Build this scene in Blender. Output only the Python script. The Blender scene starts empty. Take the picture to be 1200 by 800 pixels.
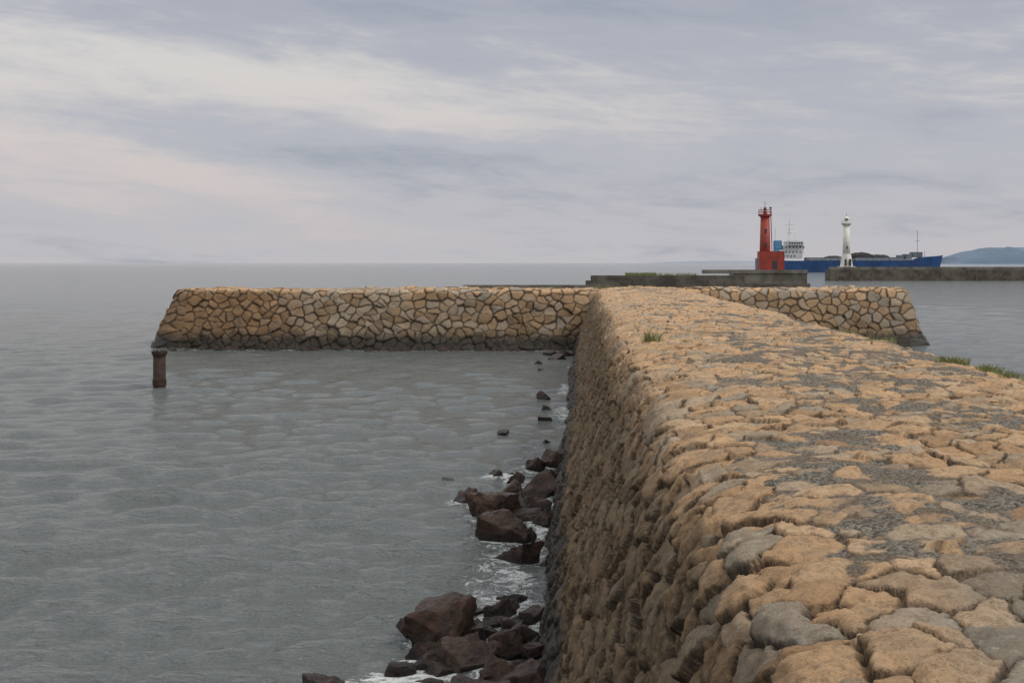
import bpy, bmesh, math, random
import numpy as np
from mathutils import Vector, Matrix
from mathutils import noise as mn
random.seed(7); rng=np.random.default_rng(7)
scene=bpy.context.scene
scene.view_settings.view_transform='Standard'; scene.view_settings.look='None'; scene.view_settings.exposure=0

# ------------------------------------------------------------ numpy noise
def h2(ix,iy,seed):
    a=(ix.astype(np.int64)*374761393+iy.astype(np.int64)*668265263+seed*1274126177)&0xffffffff
    a=((a^(a>>13))*1274126177)&0xffffffff
    a=a^(a>>16)
    a=(a*2246822519)&0xffffffff
    a=a^(a>>15)
    return (a&0xffffff).astype(np.float64)/float(0x1000000)
def vn(x,y,seed=0):
    ix=np.floor(x);iy=np.floor(y);fx=x-ix;fy=y-iy
    fx=fx*fx*fx*(fx*(fx*6-15)+10);fy=fy*fy*fy*(fy*(fy*6-15)+10)
    a=h2(ix,iy,seed);b=h2(ix+1,iy,seed);c=h2(ix,iy+1,seed);d=h2(ix+1,iy+1,seed)
    return (a+(b-a)*fx)*(1-fy)+(c+(d-c)*fx)*fy
def fbm(x,y,seed=0,o=4):
    s=0;a=0.5;t=0
    for k in range(o):
        s=s+a*vn(x*2**k+k*17.3,y*2**k-k*9.1,seed+k);t+=a;a*=.5
    return s/t
def sstep(a,b,x):
    t=np.clip((x-a)/(b-a),0,1);return t*t*(3-2*t)
def voro(u,v,cw,ch,seed,jx=.36,jy=.3,asp=.8):
    """irregular coursed stones: returns edge distance, random per stone, offset from stone centre"""
    j0=np.floor(v/ch)
    P=[]
    for dj in (-1,0,1):
        j=j0+dj
        off=h2(j,j*0+3,seed+5)
        i0=np.floor(u/cw-off)
        for di in (-1,0,1,):
            i=i0+di
            px=(i+off+.5+(h2(i,j,seed)-.5)*2*jx)*cw
            py=(j+.5+(h2(i,j,seed+1)-.5)*2*jy)*ch
            P.append((px,py,h2(i,j,seed+2),h2(i,j,seed+3)))
    PX=np.stack([p[0] for p in P]);PY=np.stack([p[1] for p in P])
    sc=cw/ch*asp
    D=(PX-u)**2+((PY-v)*sc)**2
    k=np.argmin(D,axis=0);ar=np.arange(len(u))
    ax=PX[k,ar];ay=PY[k,ar]
    R=np.stack([p[2] for p in P])[k,ar];R2=np.stack([p[3] for p in P])[k,ar]
    e=np.full(len(u),9.)
    for q in range(len(P)):
        dx=PX[q]-ax;dy=(PY[q]-ay)*sc
        L=np.sqrt(dx*dx+dy*dy)
        ok=L>1e-6
        Ls=np.where(ok,L,1)
        m=(((PX[q]+ax)/2-u)*dx+((PY[q]+ay)/2-v)*sc*dy)/Ls
        e=np.where(ok,np.minimum(e,m),e)
    return e,R,R2,u-ax,v-ay

def grid_mesh(name,X,Y,Z,attrs,mat,closed=False,smooth=True):
    n,m=X.shape
    co=np.stack([X,Y,Z],-1).reshape(-1,3).astype(np.float32)
    idx=np.arange(n*m).reshape(n,m)
    if closed: idx=np.vstack([idx,idx[:1]])
    q=np.stack([idx[:-1,:-1],idx[1:,:-1],idx[1:,1:],idx[:-1,1:]],-1).reshape(-1,4)
    me=bpy.data.meshes.new(name)
    me.vertices.add(len(co));me.vertices.foreach_set('co',co.ravel())
    me.loops.add(q.size);me.loops.foreach_set('vertex_index',q.ravel().astype(np.int32))
    me.polygons.add(len(q));me.polygons.foreach_set('loop_start',(np.arange(len(q))*4).astype(np.int32))
    me.update(calc_edges=True)
    if smooth: me.polygons.foreach_set('use_smooth',np.ones(len(q),bool))
    for k,a in attrs.items():
        at=me.attributes.new(k,'FLOAT','POINT');at.data.foreach_set('value',np.asarray(a,np.float32).ravel())
    me.materials.append(mat)
    ob=bpy.data.objects.new(name,me);scene.collection.objects.link(ob)
    return ob

# ------------------------------------------------------------ material helpers
class NT:
    def __init__(s,tree): s.t=tree
    def n(s,typ,props=None,**inp):
        nd=s.t.nodes.new(typ)
        if props:
            for k,v in props.items(): setattr(nd,k,v)
        for k,v in inp.items():
            s.set(nd.inputs[k.replace('_',' ')],v)
        return nd
    def set(s,sock,v):
        if isinstance(v,bpy.types.NodeSocket): s.t.links.new(v,sock)
        elif isinstance(v,bpy.types.Node): s.t.links.new(v.outputs[0],sock)
        else:
            if isinstance(v,(tuple,list)) and len(v)==3 and sock.type=='RGBA': v=(*v,1)
            sock.default_value=v
    def m(s,op,a,b=0.,c=None,clamp=False):
        nd=s.n('ShaderNodeMath',{'operation':op,'use_clamp':clamp})
        s.set(nd.inputs[0],a);s.set(nd.inputs[1],b)
        if c is not None:s.set(nd.inputs[2],c)
        return nd.outputs[0]
    def mix(s,f,a,b,blend='MIX'):
        nd=s.n('ShaderNodeMix',{'data_type':'RGBA','blend_type':blend,'clamp_factor':True})
        s.set(nd.inputs[0],f);s.set(nd.inputs[6],a);s.set(nd.inputs[7],b)
        return nd.outputs[2]
    def ss(s,x,a,b,lo=0.,hi=1.):
        nd=s.n('ShaderNodeMapRange',{'interpolation_type':'SMOOTHSTEP'})
        s.set(nd.inputs[0],x)
        for i,v in enumerate((a,b,lo,hi)): s.set(nd.inputs[i+1],v)
        return nd.outputs[0]
    def ramp(s,x,stops,interp='LINEAR'):
        nd=s.n('ShaderNodeValToRGB');cr=nd.color_ramp;cr.interpolation=interp
        while len(cr.elements)<len(stops): cr.elements.new(.5)
        for e,(p,c) in zip(cr.elements,stops): e.position=p;e.color=(*c,1)
        s.set(nd.inputs[0],x);return nd.outputs[0]
    def noise(s,vec,scale,detail=4,rough=.55,dist=0.):
        nd=s.n('ShaderNodeTexNoise',None,Vector=vec,Scale=scale,Detail=detail,Roughness=rough,Distortion=dist)
        return nd.outputs[0]
    def attr(s,name): return s.n('ShaderNodeAttribute',{'attribute_name':name}).outputs['Fac']
def new_mat(name):
    m=bpy.data.materials.new(name);m.use_nodes=True
    b=m.node_tree.nodes['Principled BSDF'];return m,NT(m.node_tree),b
def simple(name,col,rough=.6,var=.25,scale=3.,metal=0,bump=.0,col2=None):
    m,t,b=new_mat(name)
    tc=t.n('ShaderNodeTexCoord').outputs['Object']
    n=t.noise(tc,scale,6,.65)
    c2=col2 if col2 else tuple(c*(1-var*1.6) for c in col)
    t.set(b.inputs['Base Color'],t.mix(t.ss(n,.35,.65),c2,col))
    b.inputs['Roughness'].default_value=rough;b.inputs['Metallic'].default_value=metal
    if bump:
        bp=t.n('ShaderNodeBump',None,Strength=1.,Distance=bump,Height=t.noise(tc,scale*5,6,.7))
        t.set(b.inputs['Normal'],bp.outputs[0])
    return m

# ------------------------------------------------------------ stone material
def stone_material(name,wall_dark,far=False):
    m,t,b=new_mat(name)
    tc=t.n('ShaderNodeTexCoord').outputs['Object']
    spx_=t.n('ShaderNodeSeparateXYZ',None,Vector=tc)
    z=spx_.outputs[2]
    rnd=t.attr('rnd');edge=t.attr('edge');fill=t.attr('fill');face=t.attr('face');grey=t.attr('grey')
    col=t.ramp(rnd,[(0,(.41,.25,.135)),(.2,(.58,.365,.20)),(.42,(.69,.445,.25)),(.6,(.55,.35,.195)),(.74,(.71,.49,.30)),(.85,(.43,.31,.20)),(1,(.41,.345,.26))])
    greyc=t.ramp(rnd,[(0,(.26,.235,.19)),(.4,(.41,.36,.29)),(.7,(.50,.42,.32)),(1,(.33,.305,.265))])
    col=t.mix(grey,col,greyc)
    n1=t.noise(tc,2.2,5,.7);n2=t.noise(tc,13.,7,.76);n3=t.noise(tc,58.,4,.75)
    col=t.mix(t.ss(n2,.47,.64,0,.62),col,(.25,.165,.098))
    col=t.mix(t.ss(n1,.50,.66,0,.45),col,(.32,.25,.175))
    col=t.mix(t.ss(n3,.50,.70,0,.65),col,(.13,.095,.063))
    col=t.mix(t.ss(n2,.46,.32,0,.4),col,(.76,.58,.39))
    stain=t.ramp(n2,[(.32,(.056,.040,.025)),(.46,(.125,.087,.052)),(.57,(.205,.143,.083)),(.68,(.34,.24,.145))])
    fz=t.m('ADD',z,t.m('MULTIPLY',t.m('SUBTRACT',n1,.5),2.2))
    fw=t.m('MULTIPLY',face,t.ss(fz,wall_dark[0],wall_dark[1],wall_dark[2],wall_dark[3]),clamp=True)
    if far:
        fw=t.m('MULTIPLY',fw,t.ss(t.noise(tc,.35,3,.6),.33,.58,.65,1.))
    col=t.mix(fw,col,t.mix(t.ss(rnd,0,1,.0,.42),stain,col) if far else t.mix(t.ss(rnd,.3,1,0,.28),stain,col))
    if far: # rusty weathering on the exposed seaward end
        endw=t.m('MULTIPLY',t.m('MULTIPLY',face,t.ss(t.m('ADD',spx_.outputs[0],t.m('MULTIPLY',t.m('SUBTRACT',n1,.5),9.)),-16.,-20.)),.6)
        col=t.mix(endw,col,t.mix(t.ss(n2,.42,.6),(.26,.13,.055),(.09,.055,.03)))
    gv=t.n('ShaderNodeTexVoronoi',None,Vector=tc,Scale=48.)
    gcol=t.mix(t.ss(gv.outputs['Color'],.1,.9),(.085,.077,.065),(.34,.305,.25))
    gcol=t.mix(t.ss(n1,.42,.62,0,.6),gcol,(.22,.155,.10))
    col=t.mix(fill,col,gcol)
    if far:
        e=t.ss(t.m('ADD',edge,t.m('MULTIPLY',t.m('SUBTRACT',n2,.5),.12)),-.005,.085,.96,0.)
    else:
        e=t.ss(t.m('ADD',edge,t.m('MULTIPLY',t.m('SUBTRACT',n2,.5),.07)),.0,.026,.92,0.)
    e=t.m('MULTIPLY',e,t.m('SUBTRACT',1.,fill))
    col=t.mix(e,col,(.052,.039,.028))
    tz=t.m('ADD',z,t.m('MULTIPLY',t.m('SUBTRACT',n2,.5),1.2))
    tz=t.m('ADD',tz,t.m('MULTIPLY',t.m('SUBTRACT',n1,.5),1.))
    wet=t.ss(tz,.5,1.25,1.,0.)
    col=t.mix(t.m('MULTIPLY',wet,.93),col,(.020,.017,.012))
    t.set(b.inputs['Base Color'],col)
    t.set(b.inputs['Roughness'],t.ss(wet,0,1,.9,.4))
    b.inputs['Specular IOR Level'].default_value=.25
    hh=t.m('ADD',t.m('MULTIPLY',n2,.9),t.m('MULTIPLY',n3,.4))
    hh=t.m('ADD',hh,t.m('MULTIPLY',t.m('MULTIPLY',gv.outputs['Distance'],fill),-.7))
    bp=t.n('ShaderNodeBump',None,Strength=1.,Distance=.05,Height=hh)
    t.set(b.inputs['Normal'],bp.outputs[0])
    return m
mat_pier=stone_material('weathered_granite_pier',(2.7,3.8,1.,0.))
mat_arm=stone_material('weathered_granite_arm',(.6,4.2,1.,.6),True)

# ------------------------------------------------------------ profiles
def resample(pts,steps):
    pts=np.array(pts,float)
    for _ in range(3):
        a=pts[:-1]*.75+pts[1:]*.25;b=pts[:-1]*.25+pts[1:]*.75
        q=np.empty((len(a)*2,2));q[0::2]=a;q[1::2]=b
        pts=np.vstack([pts[:1],q,pts[-1:]])
    d=np.r_[0,np.cumsum(np.hypot(*np.diff(pts,axis=0).T))]
    s=[0.]
    while s[-1]<d[-1]: s.append(s[-1]+steps(s[-1]))
    s=np.array(s);s[-1]=d[-1]
    x=np.interp(s,d,pts[:,0]);z=np.interp(s,d,pts[:,1])
    tx=np.gradient(x,s);tz=np.gradient(z,s);L=np.hypot(tx,tz)
    return s,x,z,-tz/L,tx/L

# --- main pier
prof=[(-.86,-.8),(-.50,0),(-.12,1.0),(.26,2.0),(.56,2.75),(.74,3.15),(.96,3.38),(1.30,3.48),(2.2,3.53),(3.6,3.56),(5.0,3.53),(5.75,3.49),(6.1,3.42),(6.35,3.2),(6.5,2.8),(7.0,1.4),(7.8,-.8)]
s,px,pz,nx,nz=resample(prof,lambda q:.0145 if 3.2<q<10.6 else (.018 if q<=3.2 else .09))
rows=list(np.arange(-16,3.8,.10))
y=3.8
while y<79.5: rows.append(y);y+=max(.0135,.0025*y)
rows=np.array(rows)
S,Yr=np.meshgrid(s,rows);sh=S.shape
PX=np.broadcast_to(px,sh);PZ=np.broadcast_to(pz,sh);NX=np.broadcast_to(nx,sh);NZ=np.broadcast_to(nz,sh)
u=S.ravel();v=Yr.ravel()
topm=sstep(.75,.98,NZ.ravel())
wu=u+(fbm(u*3.2,v*3.2,11,3)-.5)*.18+(fbm(u*14,v*14,12,2)-.5)*.035
wv=v+(fbm(u*3.2,v*3.2,31,3)-.5)*.18+(fbm(u*14,v*14,33,2)-.5)*.035
# two stone sizes mixed in patches so the paving never looks regular
e,R,R2,ox,oy=voro(wv,wu,.42,.25,3,.48,.46,.70)
eb,Rb,R2b,oxb,oyb=voro(wv,wu,.56,.36,43,.48,.44,.66)
sel=(vn(np.floor(u*0+wu/1.1+.37*vn(wu*1.7,wv*1.7,8)*3),np.floor(wv/1.4),88)>.66)
e=np.where(sel,eb,e);R=np.where(sel,Rb,R);R2=np.where(sel,R2b,R2);ox=np.where(sel,oxb,ox);oy=np.where(sel,oyb,oy)
und=(fbm(u*.55,v*.55,61,3)-.5)*.14
A=.038+.035*(1-topm)
ee=np.maximum(e,0)
hs=A*np.minimum(1,ee/.020)**.6+.016*np.minimum(1,ee/.12)
hs+=(R2-.5)*(.038+.05*(1-topm))
t1=((R*7.3%1)-.5);t2=((R2*5.7%1)-.5)
hs+=np.clip(t1*ox*.22+t2*oy*.34,-.035,.035)*(1+.6*(1-topm))
tr=fbm(u*5,v*5,51,4)
hs+=(np.floor(tr*9)/9*.5+tr*.5-.5)*.060+(fbm(u*20,v*20,57,3)-.5)*.022*(1.+.6*(1-topm))
hs+=und
X0=PX.ravel()
band=np.exp(-((X0-3.9)/1.8)**2)*.085+np.exp(-((v-17)/9)**2)*np.exp(-((X0-4.3)/1.4)**2)*.06
fm=fbm(X0*1.3+3,v*.55,71,5)+band*1.0+(fbm(u*4,v*4,81,4)-.5)*.24
fill_h=-.010+.070*sstep(.47,.76,fm)+und+(fbm(u*12,v*12,91,3)-.5)*.022-.03*sstep(1.9,1.1,X0)+(fbm(u*3,v*3,93,2)-.5)*.045
fill_h=np.where(topm>.5,fill_h,-1)
hh=np.maximum(hs,fill_h)
fa=sstep(-.008,.008,fill_h-hs)*topm
grey=np.clip(sstep(8.4,5.6,v+(fbm(u,v,101,2)-.5)*4+(R-.5)*3)*sstep(1.15,1.9,X0)*.85+(h2(np.floor(R*9999),np.floor(R2*9999),9)>.84)*.6,0,1)
hh=hh*(.3+.7*sstep(79.5,77.5,v))
face=sstep(.95,.6,NZ.ravel())
hh=hh.reshape(sh)
wob=(fbm(v*.12,v*0,5,3)-.5).reshape(sh)*.35*sstep(.0,6.,Yr)
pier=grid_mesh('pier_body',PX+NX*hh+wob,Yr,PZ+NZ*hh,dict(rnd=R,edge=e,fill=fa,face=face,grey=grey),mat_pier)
# --- cross arm
xl,xr,hw=-25.0,20.2,2.7
L=xr-xl;rc=1.1
def perim(n_step):
    pts=[];nor=[]
    def seg(p,q,nn):
        d=math.dist(p,q);k=max(1,int(d/n_step))
        for i in range(k):
            f=i/k;pts.append((p[0]+(q[0]-p[0])*f,p[1]+(q[1]-p[1])*f));nor.append(nn)
    def arc(c,a0):
        k=max(6,int(rc*math.pi/2/n_step))
        for i in range(k):
            a=a0+math.pi/2*i/k;pts.append((c[0]+rc*math.cos(a),c[1]+rc*math.sin(a)));nor.append((math.cos(a),math.sin(a)))
    seg((rc,-hw),(L-rc,-hw),(0,-1));arc((L-rc,-hw+rc),-math.pi/2)
    seg((L,-hw+rc),(L,hw-rc),(1,0));arc((L-rc,hw-rc),0)
    seg((L-rc,hw),(rc,hw),(0,1));arc((rc,hw-rc),math.pi/2)
    seg((0,hw-rc),(0,-hw+rc),(-1,0));arc((rc,-hw+rc),math.pi)
    return np.array(pts),np.array(nor)
PP,NN=perim(.055)
peri=np.r_[0,np.cumsum(np.hypot(*np.diff(PP,axis=0).T))]
aprof=[(1.95,-.8),(1.5,0),(.98,1.1),(.48,2.3),(.2,3.0),(.0,3.38),(-.3,3.47),(-1.2,3.5),(-2.7,3.52)]
s2,ao,az,an,anz=resample(aprof,lambda q:.055)
if anz[-1]<0: an=-an;anz=-anz
Q,Pp=np.meshgrid(s2,peri);sh2=Q.shape
O=np.broadcast_to(ao,sh2);Z2=np.broadcast_to(az,sh2)
ax_=PP[:,0][:,None];ay_=PP[:,1][:,None];bx=NN[:,0][:,None];by=NN[:,1][:,None]
spx=np.clip(ax_,hw,L-hw);spy=0*ay_
Tin=np.clip(-O/hw,0,1)
Xa=np.where(O>=0,ax_+bx*O,ax_+(spx-ax_)*Tin);Ya=np.where(O>=0,ay_+by*O,ay_+(spy-ay_)*Tin)
u=Pp.ravel();v=Q.ravel()
wu=u+(fbm(u*1.6,v*1.6,12,3)-.5)*.32;wv=v+(fbm(u*1.6,v*1.6,32,3)-.5)*.32
e,R,R2,ox,oy=voro(wu,wv,.66,.45,23,.48,.44,.8)
ee=np.maximum(e,0)
hs=.10*np.minimum(1,ee/.05)**.7+(R2-.5)*.12+np.clip(((R*7.3%1)-.5)*ox*.25+((R2*5.7%1)-.5)*oy*.3,-.06,.06)+(fbm(u*3.5,v*3.5,52,3)-.5)*.09+(fbm(u*.35,v*.5,62,3)-.5)*.4
hs=hs*np.where(O.ravel()<-.6,.45,1.)
hs=hs.reshape(sh2)-.04
AN=np.broadcast_to(an,sh2);ANZ=np.broadcast_to(anz,sh2)
Xa=Xa+bx*AN*hs;Ya=Ya+by*AN*hs;Za=Z2+ANZ*hs
Xw=Xa+xl
Yw=78.9+Ya+np.where(Xw>0,.0085*Xw**2,.0022*Xw**2)
Za=Za-.02
gmask=fbm(u*.2+4,v*.3,44,3)+(R-.5)*.6
grey2=np.clip(sstep(.42,.62,gmask)*.9,0,1)*sstep(-22,-15,Xw.ravel())
face2=sstep(.9,.5,ANZ.ravel())
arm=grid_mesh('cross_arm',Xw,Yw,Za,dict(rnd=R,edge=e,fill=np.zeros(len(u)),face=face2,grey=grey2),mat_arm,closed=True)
bw=bpy.data.objects.new('stone_breakwater',None);scene.collection.objects.link(bw)
pier.parent=bw;arm.parent=bw
for ob in (pier,arm):
    me=ob.data
    up=sum(1 if p.normal.z>0 else -1 for p in list(me.polygons)[::4001] if abs(p.normal.z)>.7)
    if up<0: me.flip_normals()

# ------------------------------------------------------------ rocks
mr,t,b=new_mat('wet_brown_rock')
tc=t.n('ShaderNodeTexCoord').outputs['Object']
z=t.n('ShaderNodeSeparateXYZ',None,Vector=tc).outputs[2]
n1=t.noise(tc,2.6,6,.75);n2=t.noise(tc,12.,8,.78)
col=t.ramp(n1,[(.3,(.018,.012,.009)),(.45,(.048,.023,.014)),(.56,(.088,.039,.021)),(.70,(.075,.052,.034))])
col=t.mix(t.ss(n2,.46,.62,0,.75),col,(.018,.012,.010))
col=t.mix(t.ss(n2,.44,.3,0,.35),col,(.16,.10,.07))
wet=t.ss(t.m('ADD',z,t.m('MULTIPLY',n2,.25)),.12,.38,1,0)
col=t.mix(t.m('MULTIPLY',wet,.85),col,(.012,.010,.008))
t.set(b.inputs['Base Color'],col);t.set(b.inputs['Roughness'],t.ss(n1,.35,.65,.22,.55))
bp=t.n('ShaderNodeBump',None,Strength=1.,Distance=.08,Height=n2);t.set(b.inputs['Normal'],bp.outputs[0])
rocks=[(-1.88,17.3,.95,.62),(-.98,16.8,.6,.40),(-1.5,16.1,.8,.36),(-1.0,15.5,.6,.34),(-2.15,15.6,1.25,.16),(-3.1,15.3,.6,.16),(-.68,15.2,.65,.34),
(-1.18,18.7,.65,.26),(-.72,18.4,.45,.18),(-2.42,17.5,.35,.26),(-2.1,16.6,.5,.22),(-1.25,16.4,.55,.26),(-1.7,15.0,.6,.25),(-2.6,14.6,.7,.3),(-1.2,14.4,.8,.4),
(-1.4,17.6,.5,.2),(-1.7,16.7,.55,.34),(-.8,17.5,.45,.18),(-1.9,16.2,.5,.2),(-2.3,16.0,.4,.14),
(-1.17,22.0,.95,.36),(-1.5,23.7,1.05,.52),(-1.84,25.7,1.1,.56),(-2.5,27.4,.8,.32),(-1.0,28.2,1.0,.55),(-.72,31.4,.75,.55),(-1.22,31.5,.55,.36),(-2.0,30.6,.8,.2),
(-1.55,28.1,.75,.34),(-.72,24.9,.65,.36),(-1.2,25.6,.7,.2),(-3.2,29.8,.35,.10),(-2.33,21.9,.35,.08),(-1.0,26.6,.7,.3),(-.8,29.8,.6,.34),(-2.1,26.6,.6,.28),(-1.4,27.0,.6,.25),(-1.6,30.,.5,.22),(-1.9,24.6,.45,.12),
(-1.3,41.7,.5,.12),(-2.45,38.4,.38,.10),(-1.55,48.5,.6,.28),(-1.3,45,.5,.12),(-2.3,65,.5,.2),(-1.4,68,1.1,.3),(-1.0,70,.9,.35),(-1.9,71.5,.9,.25),(-2.1,61,.4,.1),(-.9,34,.35,.12),(-1.1,36.5,.3,.08)]
for i in range(40): rocks.append((-.65-rng.random()*1.3,14.5+rng.random()*(18 if i%2 else 4),.22+.3*rng.random(),.04+.15*rng.random()))
for i in range(60): 
    xx=-25+23*rng.random();rocks.append((xx,74.3+.0022*xx*xx+rng.normal()*.3,.5+.7*rng.random(),.03+.2*rng.random()))
allbm=bmesh.new()
for k,(x,yy,w,h) in enumerate(rocks):
    bm=bmesh.new();r=random.Random(k*29+11)
    a,b2,c=1.0,r.uniform(.6,.85),r.uniform(.45,.75)
    for sx in (-1,1):
        for sy in (-1,1):
            for sz in (-1,1):
                p=Vector((sx*a*r.uniform(.6,1.),sy*b2*r.uniform(.6,1.05),sz*c*r.uniform(.6,1.05)))
                if r.random()<.3:
                    bm.verts.new(Vector((p.x*.55,p.y,p.z)));bm.verts.new(Vector((p.x,p.y*.6,p.z*.8)))
                else: bm.verts.new(p)
    rot=Matrix.Rotation(r.uniform(0,6.28),4,'Z')@Matrix.Rotation(r.gauss(0,.45),4,'X')@Matrix.Rotation(r.gauss(0,.45),4,'Y')@Matrix.Rotation(r.uniform(0,6.28),4,'Z')
    bm.transform(rot)
    res=bmesh.ops.convex_hull(bm,input=bm.verts)
    bmesh.ops.delete(bm,geom=[g_ for g_ in res['geom_interior'] if isinstance(g_,bmesh.types.BMVert)],context='VERTS')
    bmesh.ops.dissolve_limit(bm,angle_limit=.12,verts=bm.verts,edges=bm.edges)
    bmesh.ops.bevel(bm,geom=list(bm.edges),offset=.03,segments=1,affect='EDGES',clamp_overlap=True)
    bmesh.ops.triangulate(bm,faces=bm.faces)
    for _ in range(4 if w>.45 and yy<35 else 2):
        bmesh.ops.subdivide_edges(bm,edges=[e_ for e_ in bm.edges if e_.calc_length()>.14],cuts=1)
        bmesh.ops.triangulate(bm,faces=bm.faces)
    for vv in bm.verts:
        q=vv.co*1.8+Vector((k*3.1,k,0))
        st_=mn.noise(q*1.7);st_=math.floor(st_*6)/6
        vv.co+=mn.noise_vector(q)*.10+vv.co.normalized()*st_*.09+mn.noise_vector(q*4)*.035
    xs_=[vv.co.x for vv in bm.verts];zs_=[vv.co.z for vv in bm.verts]
    sc=w/(max(xs_)-min(xs_));top=max(zs_)*sc
    bm.transform(Matrix.Translation((x,yy,h-top))@Matrix.Diagonal((sc,sc,sc,1)))
    me=bpy.data.meshes.new('tmp');bm.to_mesh(me);bm.free();allbm.from_mesh(me);bpy.data.meshes.remove(me)
me=bpy.data.meshes.new('riprap_rocks');allbm.to_mesh(me);allbm.free();me.materials.append(mr)
ob=bpy.data.objects.new('riprap_rocks',me);scene.collection.objects.link(ob)

# ------------------------------------------------------------ sea
def axis(lo,hi,step,a,bnd,g=1.09):
    c=list(np.arange(a,bnd,step));d=step
    x=bnd
    while x<hi: c.append(x);d*=g;x+=d
    c.append(hi);x=a;d=step;l=[]
    while True:
        d*=g;x-=d
        if x<lo: break
        l.append(x)
    return np.array([lo]+l[::-1]+c)
xs=axis(-26000,26000,.10,-20,0.,1.035);ys=axis(-4000,30000,.10,13,44,1.02)
Xg,Yg=np.meshgrid(xs,ys)
Zg=np.zeros_like(Xg);r2=np.random.default_rng(3)
dist=np.hypot(Xg,Yg)
for i in range(64):
    lam=.34*(3.4/.34)**r2.random();ang=math.radians(-80+r2.normal()*34);amp=.0056*lam**.7
    k=2*math.pi/lam;ph=r2.random()*6.28
    w=sstep(1,.3,np.clip(dist*.022/lam*.6,0,2))
    Zg+=amp*w*np.sin(k*(Xg*math.cos(ang)+Yg*math.sin(ang))+ph+3.*vn(Xg*.2,Yg*.2,i))
Zg*=sstep(900,150,dist)*(.6+.8*fbm(Xg*.05,Yg*.05,7,2))
foam=np.zeros_like(Xg)
for kk,(x,yy,w,h) in enumerate(rocks):
    if yy>34: 
        foam=np.maximum(foam,.55*np.exp(-((Xg-x)**2+(Yg-yy)**2)/(w*.9)**2));continue
    foam=np.maximum(foam,(1. if w>.45 else .6)*np.exp(-((Xg-x)**2+(Yg-yy)**2)/(w*.62+.22)**2))
foam=np.maximum(foam,.8*np.exp(-((Xg+.75)/.5)**2)*sstep(74,60,Yg)*sstep(5,10,Yg)*sstep(.3,.6,fbm(Xg*.3,Yg*.25,17,2)))
foam=np.maximum(foam,.74*np.exp(-((Xg+1.3)/.95)**2)*sstep(36,28,Yg)*sstep(5,10,Yg))
foam=np.maximum(foam,.7*np.exp(-((Yg-74.3-.0022*Xg**2)/.7)**2)*(Xg<0)*(Xg>-27.5))
mw,t,b=new_mat('sea_water')
tc=t.n('ShaderNodeTexCoord').outputs['Object']
mp=t.n('ShaderNodeMapping',None,Vector=tc);mp.inputs['Scale'].default_value=(1,1.7,1);mp.inputs['Rotation'].default_value=(0,0,.2)
a1=t.noise(mp.outputs[0],2.8,2,.6,.5);a2=t.noise(mp.outputs[0],8.,3,.65,.4);a3=t.noise(mp.outputs[0],.45,3,.6)
big=t.noise(tc,.035,4,.6,.5)
hgt=t.m('ADD',t.m('MULTIPLY',a1,.165),t.m('ADD',t.m('MULTIPLY',a2,.085),t.m('MULTIPLY',a3,.30)))
bp=t.n('ShaderNodeBump',None,Strength=t.ss(big,.35,.65,.75,1.),Distance=1.,Height=hgt)
fo=t.attr('foam')
f1=t.noise(tc,3.2,5,.7,1.2);f2=t.noise(tc,13.,4,.7,.8)
fm_=t.m('ADD',t.m('ADD',fo,t.m('MULTIPLY',t.m('SUBTRACT',f1,.5),1.7)),t.m('MULTIPLY',t.m('SUBTRACT',f2,.5),1.3))
foamf=t.m('MULTIPLY',t.ss(fm_,.60,1.05),t.ss(fo,.05,.3),clamp=True)
body=t.mix(t.ss(big,.35,.65),(.090,.103,.102),(.110,.123,.120))
col=t.mix(foamf,body,(.66,.68,.68))
t.set(b.inputs['Base Color'],col)
t.set(b.inputs['Roughness'],t.ss(foamf,0,1,.09,.7))
b.inputs['IOR'].default_value=1.33
t.set(b.inputs['Normal'],bp.outputs[0])
sea=grid_mesh('sea_water',Xg,Yg,Zg,dict(foam=foam),mw)
if sea.data.polygons[5].normal.z<0: sea.data.flip_normals()

# ------------------------------------------------------------ part builders
def empty(name,loc):
    e_=bpy.data.objects.new(name,None);e_.location=loc;scene.collection.objects.link(e_);return e_
def finish(bm,name,mat,parent,smooth=False):
    me=bpy.data.meshes.new(name);bmesh.ops.recalc_face_normals(bm,faces=bm.faces);bm.to_mesh(me);bm.free();me.materials.append(mat)
    if smooth: 
        for p in me.polygons: p.use_smooth=len(p.vertices)==4
    o=bpy.data.objects.new(name,me);scene.collection.objects.link(o)
    if parent:o.parent=parent
    return o
def box(bm,x0,x1,y0,y1,z0,z1,bev=0):
    r=bmesh.ops.create_cube(bm,size=1,matrix=Matrix.Translation(((x0+x1)/2,(y0+y1)/2,(z0+z1)/2))@Matrix.Diagonal((x1-x0,y1-y0,z1-z0,1)))
    if bev: bmesh.ops.bevel(bm,geom=list({e_ for v_ in r['verts'] for e_ in v_.link_edges}),offset=bev,segments=2,affect='EDGES')
def cyl(bm,r0,r1,z0,z1,x=0,y=0,seg=24):
    bmesh.ops.create_cone(bm,cap_ends=True,segments=seg,radius1=r0,radius2=r1,depth=z1-z0,matrix=Matrix.Translation((x,y,(z0+z1)/2)))
def rod(bm,a,b_,r=.05,seg=6):
    a=Vector(a);b_=Vector(b_);d=b_-a
    bmesh.ops.create_cone(bm,cap_ends=True,segments=seg,radius1=r,radius2=r,depth=d.length,matrix=Matrix.Translation((a+b_)/2)@d.to_track_quat('Z','Y').to_matrix().to_4x4())
def railing(bm,rad,z,h=1.0,n=10,r=.04):
    P=[(rad*math.cos(6.2832*i/n),rad*math.sin(6.2832*i/n)) for i in range(n)]
    for i in range(n):
        p=P[i];q=P[(i+1)%n];rod(bm,(*p,z),(*p,z+h),r)
        for k in (.5,1.): rod(bm,(*p,z+h*k),(*q,z+h*k),r)

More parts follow.
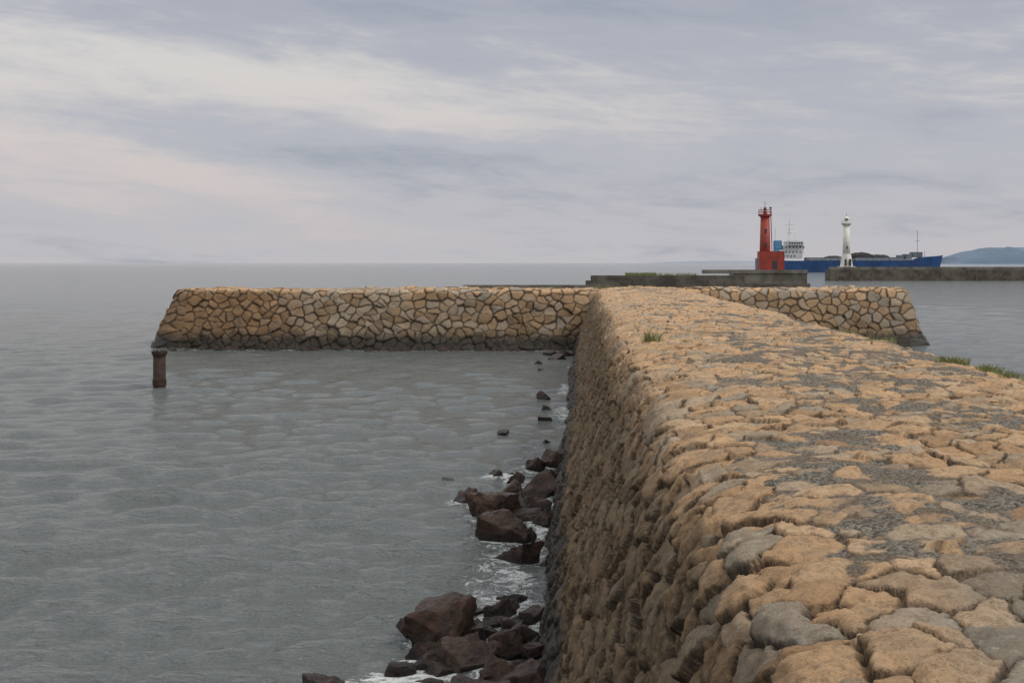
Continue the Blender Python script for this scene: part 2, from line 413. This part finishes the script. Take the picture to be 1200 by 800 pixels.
concrete=simple('aged_concrete',(.20,.185,.16),.9,.3,.35,bump=.05,col2=(.10,.088,.072))
concrete_d=simple('dark_concrete',(.14,.122,.10),.9,.3,.4,bump=.05,col2=(.060,.052,.042))
red=simple('red_paint',(.33,.045,.028),.6,.2,.6)
whitep=simple('white_paint',(.80,.77,.71),.6,.12,.8)
dark=simple('dark_metal',(.05,.05,.055),.5,.2,1)
glass=simple('lantern_glass',(.10,.12,.13),.15,.2,1)
rust=simple('rusty_iron',(.060,.030,.020),.85,.4,5.,bump=.03,col2=(.018,.012,.010))
e0=empty('concrete_breakwater',(0,0,0))
bm=bmesh.new();box(bm,1.2,31.,248,252.5,-1,2.65,.12);box(bm,.2,9,247.3,248.2,-1,1.7,.05);finish(bm,'low_wall',concrete_d,e0)
bm=bmesh.new();box(bm,29.5,43.6,250.5,261.5,-1,3.25,.15);finish(bm,'head_block',concrete,e0)
bm=bmesh.new();box(bm,23.,43.7,250.3,251.2,3.0,3.75,.06);box(bm,30,44,253,254,3.1,3.6,.05);finish(bm,'parapet',concrete,e0)
bm=bmesh.new();box(bm,29.3,43.9,248.7,250.49,-1,1.1,.1);finish(bm,'footing_step',concrete_d,e0)
e1=empty('red_lighthouse',(36.1,256.,3.3))
bm=bmesh.new();cyl(bm,1.2,.88,0,11.2,seg=32);finish(bm,'tower',red,e1,True)
bm=bmesh.new();cyl(bm,.9,1.4,10.9,11.3);cyl(bm,1.4,1.4,11.3,11.5);finish(bm,'gallery',red,e1,True)
bm=bmesh.new();box(bm,-1.3,3.6,-1.9,2.,0,4.1,.08);box(bm,-1.45,2.3,-2.05,-1.2,0,.5,.03);finish(bm,'base_house',red,e1)
bm=bmesh.new();railing(bm,1.3,11.5,.9,12,.035);finish(bm,'railing',red,e1)
bm=bmesh.new();cyl(bm,.38,.38,11.5,12.2);cyl(bm,.42,.1,12.7,12.95);finish(bm,'lantern_frame',red,e1,True)
bm=bmesh.new();cyl(bm,.28,.28,12.2,12.7);finish(bm,'lantern',glass,e1,True)
bm=bmesh.new();rod(bm,(0,0,12.9),(0,0,14.1),.05);rod(bm,(1.1,0,11.5),(1.1,0,13.0),.05);rod(bm,(-.9,-.9,11.5),(-.9,-.9,12.9),.045);box(bm,.85,1.35,-.1,.1,12.6,12.9);finish(bm,'antennas',dark,e1)
bm=bmesh.new();box(bm,1.2,2.2,-1.95,-1.89,.1,2.2,.01);box(bm,-.2,.2,-1.26,-1.1,5,5.8);box(bm,-.2,.2,-1.2,-1.0,7.8,8.6);finish(bm,'door_and_windows',dark,e1)
bm=bmesh.new()
for i in range(28): rod(bm,(1.35,-.25,4.1+i*.25),(1.35,.25,4.1+i*.25),.03)
rod(bm,(1.4,-.25,4.1),(1.15,-.25,11.2),.04);rod(bm,(1.4,.25,4.1),(1.15,.25,11.2),.04);finish(bm,'ladder',red,e1)
e2=empty('concrete_breakwater.001',(0,0,0))
bm=bmesh.new();box(bm,70,260,366,373,-1,3.1,.15);finish(bm,'mole_body',concrete_d,e2)
bm=bmesh.new();box(bm,70.2,260,366.6,368,3.05,3.95,.08)
for i in range(18): box(bm,72+i*10,72.25+i*10,365.9,366.02,.2,3.0)
finish(bm,'parapet',concrete,e2)
e3=empty('white_lighthouse',(75.8,370.5,3.1))
bm=bmesh.new();cyl(bm,1.1,.82,3.6,13.2,seg=28);finish(bm,'tower',whitep,e3,True)
bm=bmesh.new();cyl(bm,2.0,1.35,0,4.4,seg=8);box(bm,-2.2,2.2,-2.2,2.2,0,1.0,.05);finish(bm,'base_house',whitep,e3)
bm=bmesh.new();cyl(bm,.85,1.5,12.6,13.3);cyl(bm,1.5,1.5,13.3,13.55);railing(bm,1.4,13.55,1.,10,.04);cyl(bm,.65,.65,13.55,14.1);cyl(bm,.8,.2,14.9,15.4);finish(bm,'gallery',whitep,e3)
bm=bmesh.new();cyl(bm,.5,.5,14.1,14.9);finish(bm,'lantern',glass,e3,True)
bm=bmesh.new();rod(bm,(0,0,15.4),(0,0,16.3),.06);box(bm,-1.0,-.4,-2.3,-2.2,1.1,3.1);box(bm,.4,1.0,-2.26,-1.6,1.1,3.1);box(bm,-.2,.2,-1.1,-.9,6,6.8);finish(bm,'door_and_windows',dark,e3)
e4=empty('concrete_breakwater.002',(0,0,0))
bm=bmesh.new();box(bm,-22,4,200,203,-1,1.35,.1);finish(bm,'mole_body',concrete_d,e4)
bm=bmesh.new();box(bm,-19,4,200.5,201.6,1.3,1.65,.05);finish(bm,'coping',concrete,e4)
e5=empty('rusty_mooring_pile',(-17.4,52.4,0))
bm=bmesh.new();cyl(bm,.255,.25,-1.5,1.38,seg=28)
finish(bm,'shaft',rust,e5,True)
bm=bmesh.new();cyl(bm,.31,.32,1.38,1.5,seg=28);cyl(bm,.28,.28,1.30,1.379,seg=28);cyl(bm,.275,.275,.1,.32,seg=28)
for i in range(8):
    a=i*math.pi/4;cyl(bm,.03,.03,1.5,1.54,.22*math.cos(a),.22*math.sin(a),8)
finish(bm,'cap_flange',rust,e5)

# ---- cargo ship
blue=simple('blue_hull_paint',(.022,.08,.23),.45,.25,.12)
lblue=simple('light_blue_paint',(.12,.30,.50),.5,.2,.3)
hatchm=simple('hatch_grey',(.16,.19,.22),.7,.2,.2)
coal=simple('coal_cargo',(.03,.03,.032),.9,.3,.5)
sw=simple('ship_white',(.60,.61,.62),.5,.1,.3)
e6=empty('cargo_ship',(94,700,0))
Ls=102
st=[0,.02,.06,.15,.4,.7,.82,.89,.94,.975,1.0]
hwid=[5.2,6.6,7.6,8,8,8,7.4,5.8,3.7,1.7,.15]
dk=[7.6,7.5,7.4,6.3,6.2,6.2,6.3,8.3,8.6,8.9,9.3]
bm=bmesh.new();ringv=[]
for a,wd,zd in zip(st,hwid,dk):
    fl=.75 if a>.85 else .96
    rake=3.2*max(0,(a-.85)/.15)
    x=a*Ls
    row=[(x-rake,-wd*fl*.6,-3),(x-rake*.9,-wd*fl,0),(x,-wd,zd),(x,wd,zd),(x-rake*.9,wd*fl,0),(x-rake,wd*fl*.6,-3)]
    ringv.append([bm.verts.new(c) for c in row])
for r0,r1 in zip(ringv[:-1],ringv[1:]):
    for i in range(5): bm.faces.new((r0[i],r0[i+1],r1[i+1],r1[i]))
bm.faces.new(ringv[0]);bm.faces.new(ringv[-1][::-1])
finish(bm,'hull',blue,e6)
bm=bmesh.new()
box(bm,9,24,-6.5,6.5,7.4,9.9,.1);box(bm,12,24.6,-6.3,6.3,9.91,12.3,.1);box(bm,14,25,-6,6,12.31,14.6,.1);box(bm,16,24.5,-7.6,7.6,14.61,16.8,.1);box(bm,17.5,22,-3,3,16.81,17.6,.05)
finish(bm,'superstructure',sw,e6)
bm=bmesh.new()
for i in range(7): box(bm,24.4,24.56,-6.6+i*2,-5.3+i*2,15.2,16.2)
for i in range(6): box(bm,16.6+i*1.3,17.5+i*1.3,-7.68,-7.58,15.3,16.2)
for j,(zz,x0,yy) in enumerate([(8.4,10,-6.55),(10.7,13,-6.36),(13.2,15,-6.06)]):
    for i in range(6): box(bm,x0+i*1.9,x0+.8+i*1.9,yy-.03,yy+.05,zz,zz+.7)
finish(bm,'windows',dark,e6)
bm=bmesh.new();box(bm,9.5,13.6,-2.6,2.6,9.95,17.3,.3);box(bm,2,8.9,-5,5,7.4,9.4,.1);box(bm,9.8,13.2,-2.9,-2.61,13,15.5);finish(bm,'funnel',lblue,e6)
bm=bmesh.new()
rod(bm,(18,0,17.5),(18,0,29),.18);rod(bm,(15.5,0,26),(20.5,0,26),.12);rod(bm,(16,0,23.5),(20,0,23.5),.12);rod(bm,(17,0,17.5),(18,0,25),.1);box(bm,16.9,19.5,-.3,.3,21.3,21.7);rod(bm,(10.5,2,17),(10.5,2,24.5),.15)
rod(bm,(21.5,4,17),(21.5,4,21),.1);finish(bm,'masts',sw,e6)
bm=bmesh.new();rod(bm,(88,0,8),(88,0,23),.12);rod(bm,(86.6,0,17),(89.4,0,17),.1);rod(bm,(92,0,8),(92,0,11.5),.12);finish(bm,'foremast',hatchm,e6)
bm=bmesh.new();box(bm,27,50,-5.6,5.6,6.2,8.0,.1);box(bm,53,77,-5.6,5.6,6.2,8.1,.1)
for i in range(12): box(bm,27.5+i*4,27.8+i*4,-5.85,-5.61,6.3,7.9)
box(bm,80.5,84,-4,4,6.3,9.9,.1);box(bm,84.5,90,-3.5,3.5,8.1,11.,.2);box(bm,77.2,80.,-3.5,3.5,6.2,9.3);finish(bm,'hatch_coaming',hatchm,e6)
bm=bmesh.new()
for cx,rx,hz in((57,8,3.4),(66,7.5,2.3),(42,6,1.5)):
    r=bmesh.ops.create_icosphere(bm,subdivisions=4,radius=1,matrix=Matrix.Translation((cx,0,7.4))@Matrix.Diagonal((rx,5,hz,1)))
    for vv in r['verts']: vv.co.z+=.5*mn.noise(vv.co*.6)
finish(bm,'coal_piles',coal,e6)
bm=bmesh.new()
for i in range(26):
    x=26+i*2.3;rod(bm,(x,-7.9,6.2),(x,-7.9,7.2),.04)
rod(bm,(26,-7.9,7.2),(84,-7.9,7.2),.05);rod(bm,(26,-7.9,6.7),(84,-7.9,6.7),.04)
for i in range(8): rod(bm,(88+i*1.6,-6+i*.6,8.3+i*.1),(88+i*1.6,-6+i*.6,9.4+i*.1),.04)
finish(bm,'railings',sw,e6)

# ---- island & hazy coast
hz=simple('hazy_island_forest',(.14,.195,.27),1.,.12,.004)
def island(name,x0,x1,y,hmax,seed,mat):
    n=140;m=24
    uu=np.linspace(0,1,n);vv=np.linspace(-1,1,m);U,V=np.meshgrid(uu,vv)
    prof_=np.interp(uu,[0,.05,.12,.22,.34,.5,.65,.8,1],[0,.45,.68,.96,1,.86,.72,.4,0])
    Hh=hmax*prof_[None,:]*np.clip(1-V**2,0,1)**.7*(.88+.24*fbm(U*14,V*3+5,seed,4))
    return grid_mesh(name,x0+(x1-x0)*U,y+V*(x1-x0)*.25,Hh-1.,{},mat)
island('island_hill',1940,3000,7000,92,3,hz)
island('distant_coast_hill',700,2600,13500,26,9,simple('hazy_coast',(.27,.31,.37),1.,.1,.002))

# ------------------------------------------------------------ grass tufts
gm=simple('grass_blade',(.14,.18,.045),.7,.3,6.,col2=(.20,.18,.07))
def tuft(name,spots):
    bm=bmesh.new();r=random.Random(4)
    for (cx,cy,rad,n,h) in spots:
        for i in range(n):
            a=r.random()*6.28;d=rad*math.sqrt(r.random());x=cx+d*math.cos(a);y_=cy+d*math.sin(a)*1.3
            hh_=h*(.4+.7*r.random());lx=r.uniform(-.5,.5)*hh_+.3*hh_*(x-cx)/rad;ly=r.uniform(-.5,.5)*hh_;w=.003+.004*r.random()
            b0=3.48
            wx,wy=w*math.cos(a+1),w*math.sin(a+1)
            v0=bm.verts.new((x-wx,y_-wy,b0));v1=bm.verts.new((x+wx,y_+wy,b0))
            v2=bm.verts.new((x+lx*.4+wx,y_+ly*.4+wy,b0+hh_*.65));v3=bm.verts.new((x+lx*.4-wx,y_+ly*.4-wy,b0+hh_*.65))
            v4=bm.verts.new((x+lx,y_+ly,b0+hh_));bm.faces.new((v0,v1,v2,v3));bm.faces.new((v3,v2,v4))
    return finish(bm,name,gm,None)
tuft('grass_tuft',[(1.33,25.5,.19,170,.29)])
tuft('grass_tuft',[(1.98,25,.12,70,.14),(1.5,23,.1,50,.08)])
tuft('grass_tuft',[(5.8,20.2,.25,400,.16),(6.0,19,.2,200,.12),(6.0,18.2,.25,160,.10),(6.1,17.2,.2,90,.09)])
tuft('grass_tuft',[(5.9,25.5,.3,240,.16),(5.9,29,.3,160,.1),(5.6,33,.3,120,.12)])
tuft('grass_tuft',[(1.2,78,.7,300,.25),(3.5,79,.9,300,.2),(-2,78.7,.8,300,.2)])
bm=bmesh.new();r=random.Random(9)
for i in range(900):
    x=r.uniform(8,14) if i%3 else r.uniform(8,22);y_=249+r.random()*2;h=r.uniform(.15,.75)
    v0=bm.verts.new((x-.06,y_,2.64));v1=bm.verts.new((x+.06,y_,2.64));v2=bm.verts.new((x+r.uniform(-.2,.2),y_,2.64+h));bm.faces.new((v0,v1,v2))
finish(bm,'weeds',gm,None)

# ------------------------------------------------------------ world
w=bpy.data.worlds.new('World');scene.world=w;w.use_nodes=True
t=NT(w.node_tree);bg=w.node_tree.nodes['Background']
sun_el=math.radians(48);sun_az=math.radians(110)
sky=t.n('ShaderNodeTexSky',{'sky_type':'NISHITA','sun_disc':False,'sun_elevation':sun_el,'sun_rotation':sun_az,'dust_density':3.})
g=t.n('ShaderNodeTexCoord').outputs['Generated']
sp=t.n('ShaderNodeSeparateXYZ',None,Vector=g)
az=t.m('ARCTAN2',sp.outputs[0],sp.outputs[1]);el=t.m('MAXIMUM',sp.outputs[2],0.)
def vec(a,b_,c=0.): return t.n('ShaderNodeCombineXYZ',None,X=a,Y=b_,Z=c).outputs[0]
base=t.ramp(t.m('MULTIPLY',el,2.),[(0,(.57,.555,.58)),(.07,(.545,.54,.575)),(.2,(.49,.505,.56)),(.42,(.43,.45,.515)),(.7,(.68,.69,.72)),(1,(1.02,1.02,1.01))])
elw=t.m('ADD',el,t.m('MULTIPLY',az,.085))
nz1=t.noise(vec(t.m('MULTIPLY',az,2.4),t.m('MULTIPLY',elw,13.)),1.6,6,.6,.6)
nz2=t.noise(vec(t.m('MULTIPLY',az,6.),t.m('MULTIPLY',elw,34.),4.),1.7,6,.6,.6)
nz3=t.noise(vec(t.m('MULTIPLY',az,16.),t.m('MULTIPLY',el,70.),9.),2.,5,.65,.3)
def blob(ca,ce,wa,we,slope=0.):
    da=t.m('DIVIDE',t.m('SUBTRACT',az,ca),wa)
    de=t.m('DIVIDE',t.m('SUBTRACT',t.m('SUBTRACT',el,ce),t.m('MULTIPLY',t.m('SUBTRACT',az,ca),slope)),we)
    q=t.m('ADD',t.m('MULTIPLY',da,da),t.m('MULTIPLY',de,de))
    return t.m('EXPONENT',t.m('MULTIPLY',q,-1.))
br=t.m('ADD',blob(-.20,.130,.30,.026,-.075),t.m('MULTIPLY',blob(-.42,.10,.13,.06),.55))
br=t.m('ADD',br,t.m('MULTIPLY',blob(-.27,.062,.13,.022,-.1),.75))
br=t.m('ADD',br,t.m('MULTIPLY',blob(.22,.05,.12,.012),.35))
br=t.m('ADD',br,t.m('MULTIPLY',blob(.3,.17,.2,.02,.1),.4))
br=t.m('ADD',br,t.m('MULTIPLY',t.m('SUBTRACT',nz1,.5),2.4))
br=t.m('ADD',br,t.m('MULTIPLY',t.m('SUBTRACT',nz2,.5),1.4))
br=t.m('ADD',br,t.m('MULTIPLY',t.m('SUBTRACT',nz3,.5),.6))
dk_=t.m('ADD',blob(-.16,.080,.15,.013,.0),t.m('MULTIPLY',blob(.1,.055,.3,.02),.5))
dk_=t.m('ADD',dk_,t.m('MULTIPLY',blob(-.1,.200,.4,.016,-.02),.6))
br=t.m('SUBTRACT',br,t.m('MULTIPLY',dk_,.8))
fb=t.ss(br,-.05,1.1,0.,1.)
lightc=t.ramp(t.m('MULTIPLY',el,4.),[(0,(.63,.575,.58)),(.3,(.68,.62,.61)),(.6,(.71,.685,.66)),(1,(.67,.67,.67))])
low=t.ss(el,.3,.2)
colr=t.mix(t.m('MULTIPLY',fb,low),base,lightc)
fd=t.m('MULTIPLY',t.ss(br,.0,-.9,0.,.85),low)
colr=t.mix(fd,colr,(.355,.39,.46))
skn=t.n('ShaderNodeVectorMath',{'operation':'SCALE'});t.set(skn.inputs[0],sky.outputs[0]);skn.inputs[3].default_value=.07
colr=t.mix(.10,colr,skn.outputs[0])
t.set(bg.inputs[0],colr);bg.inputs[1].default_value=1.

sl=bpy.data.lights.new('sun','SUN');sl.energy=1.5;sl.angle=math.radians(14);sl.color=(1,.93,.84)
so=bpy.data.objects.new('sun',sl);scene.collection.objects.link(so)
d=Vector((math.sin(sun_az)*math.cos(sun_el),math.cos(sun_az)*math.cos(sun_el),math.sin(sun_el)))
so.rotation_euler=d.to_track_quat('Z','Y').to_euler();so.location=d*50

# ------------------------------------------------------------ camera
cd=bpy.data.cameras.new('camera');cam=bpy.data.objects.new('camera',cd);scene.collection.objects.link(cam)
cam.location=(0,0,5.1);cam.rotation_euler=(math.radians(90),0,0)
cd.sensor_width=36;cd.lens=45;cd.shift_x=-85/1200;cd.shift_y=-92/1200
cd.clip_start=.1;cd.clip_end=60000
scene.camera=cam
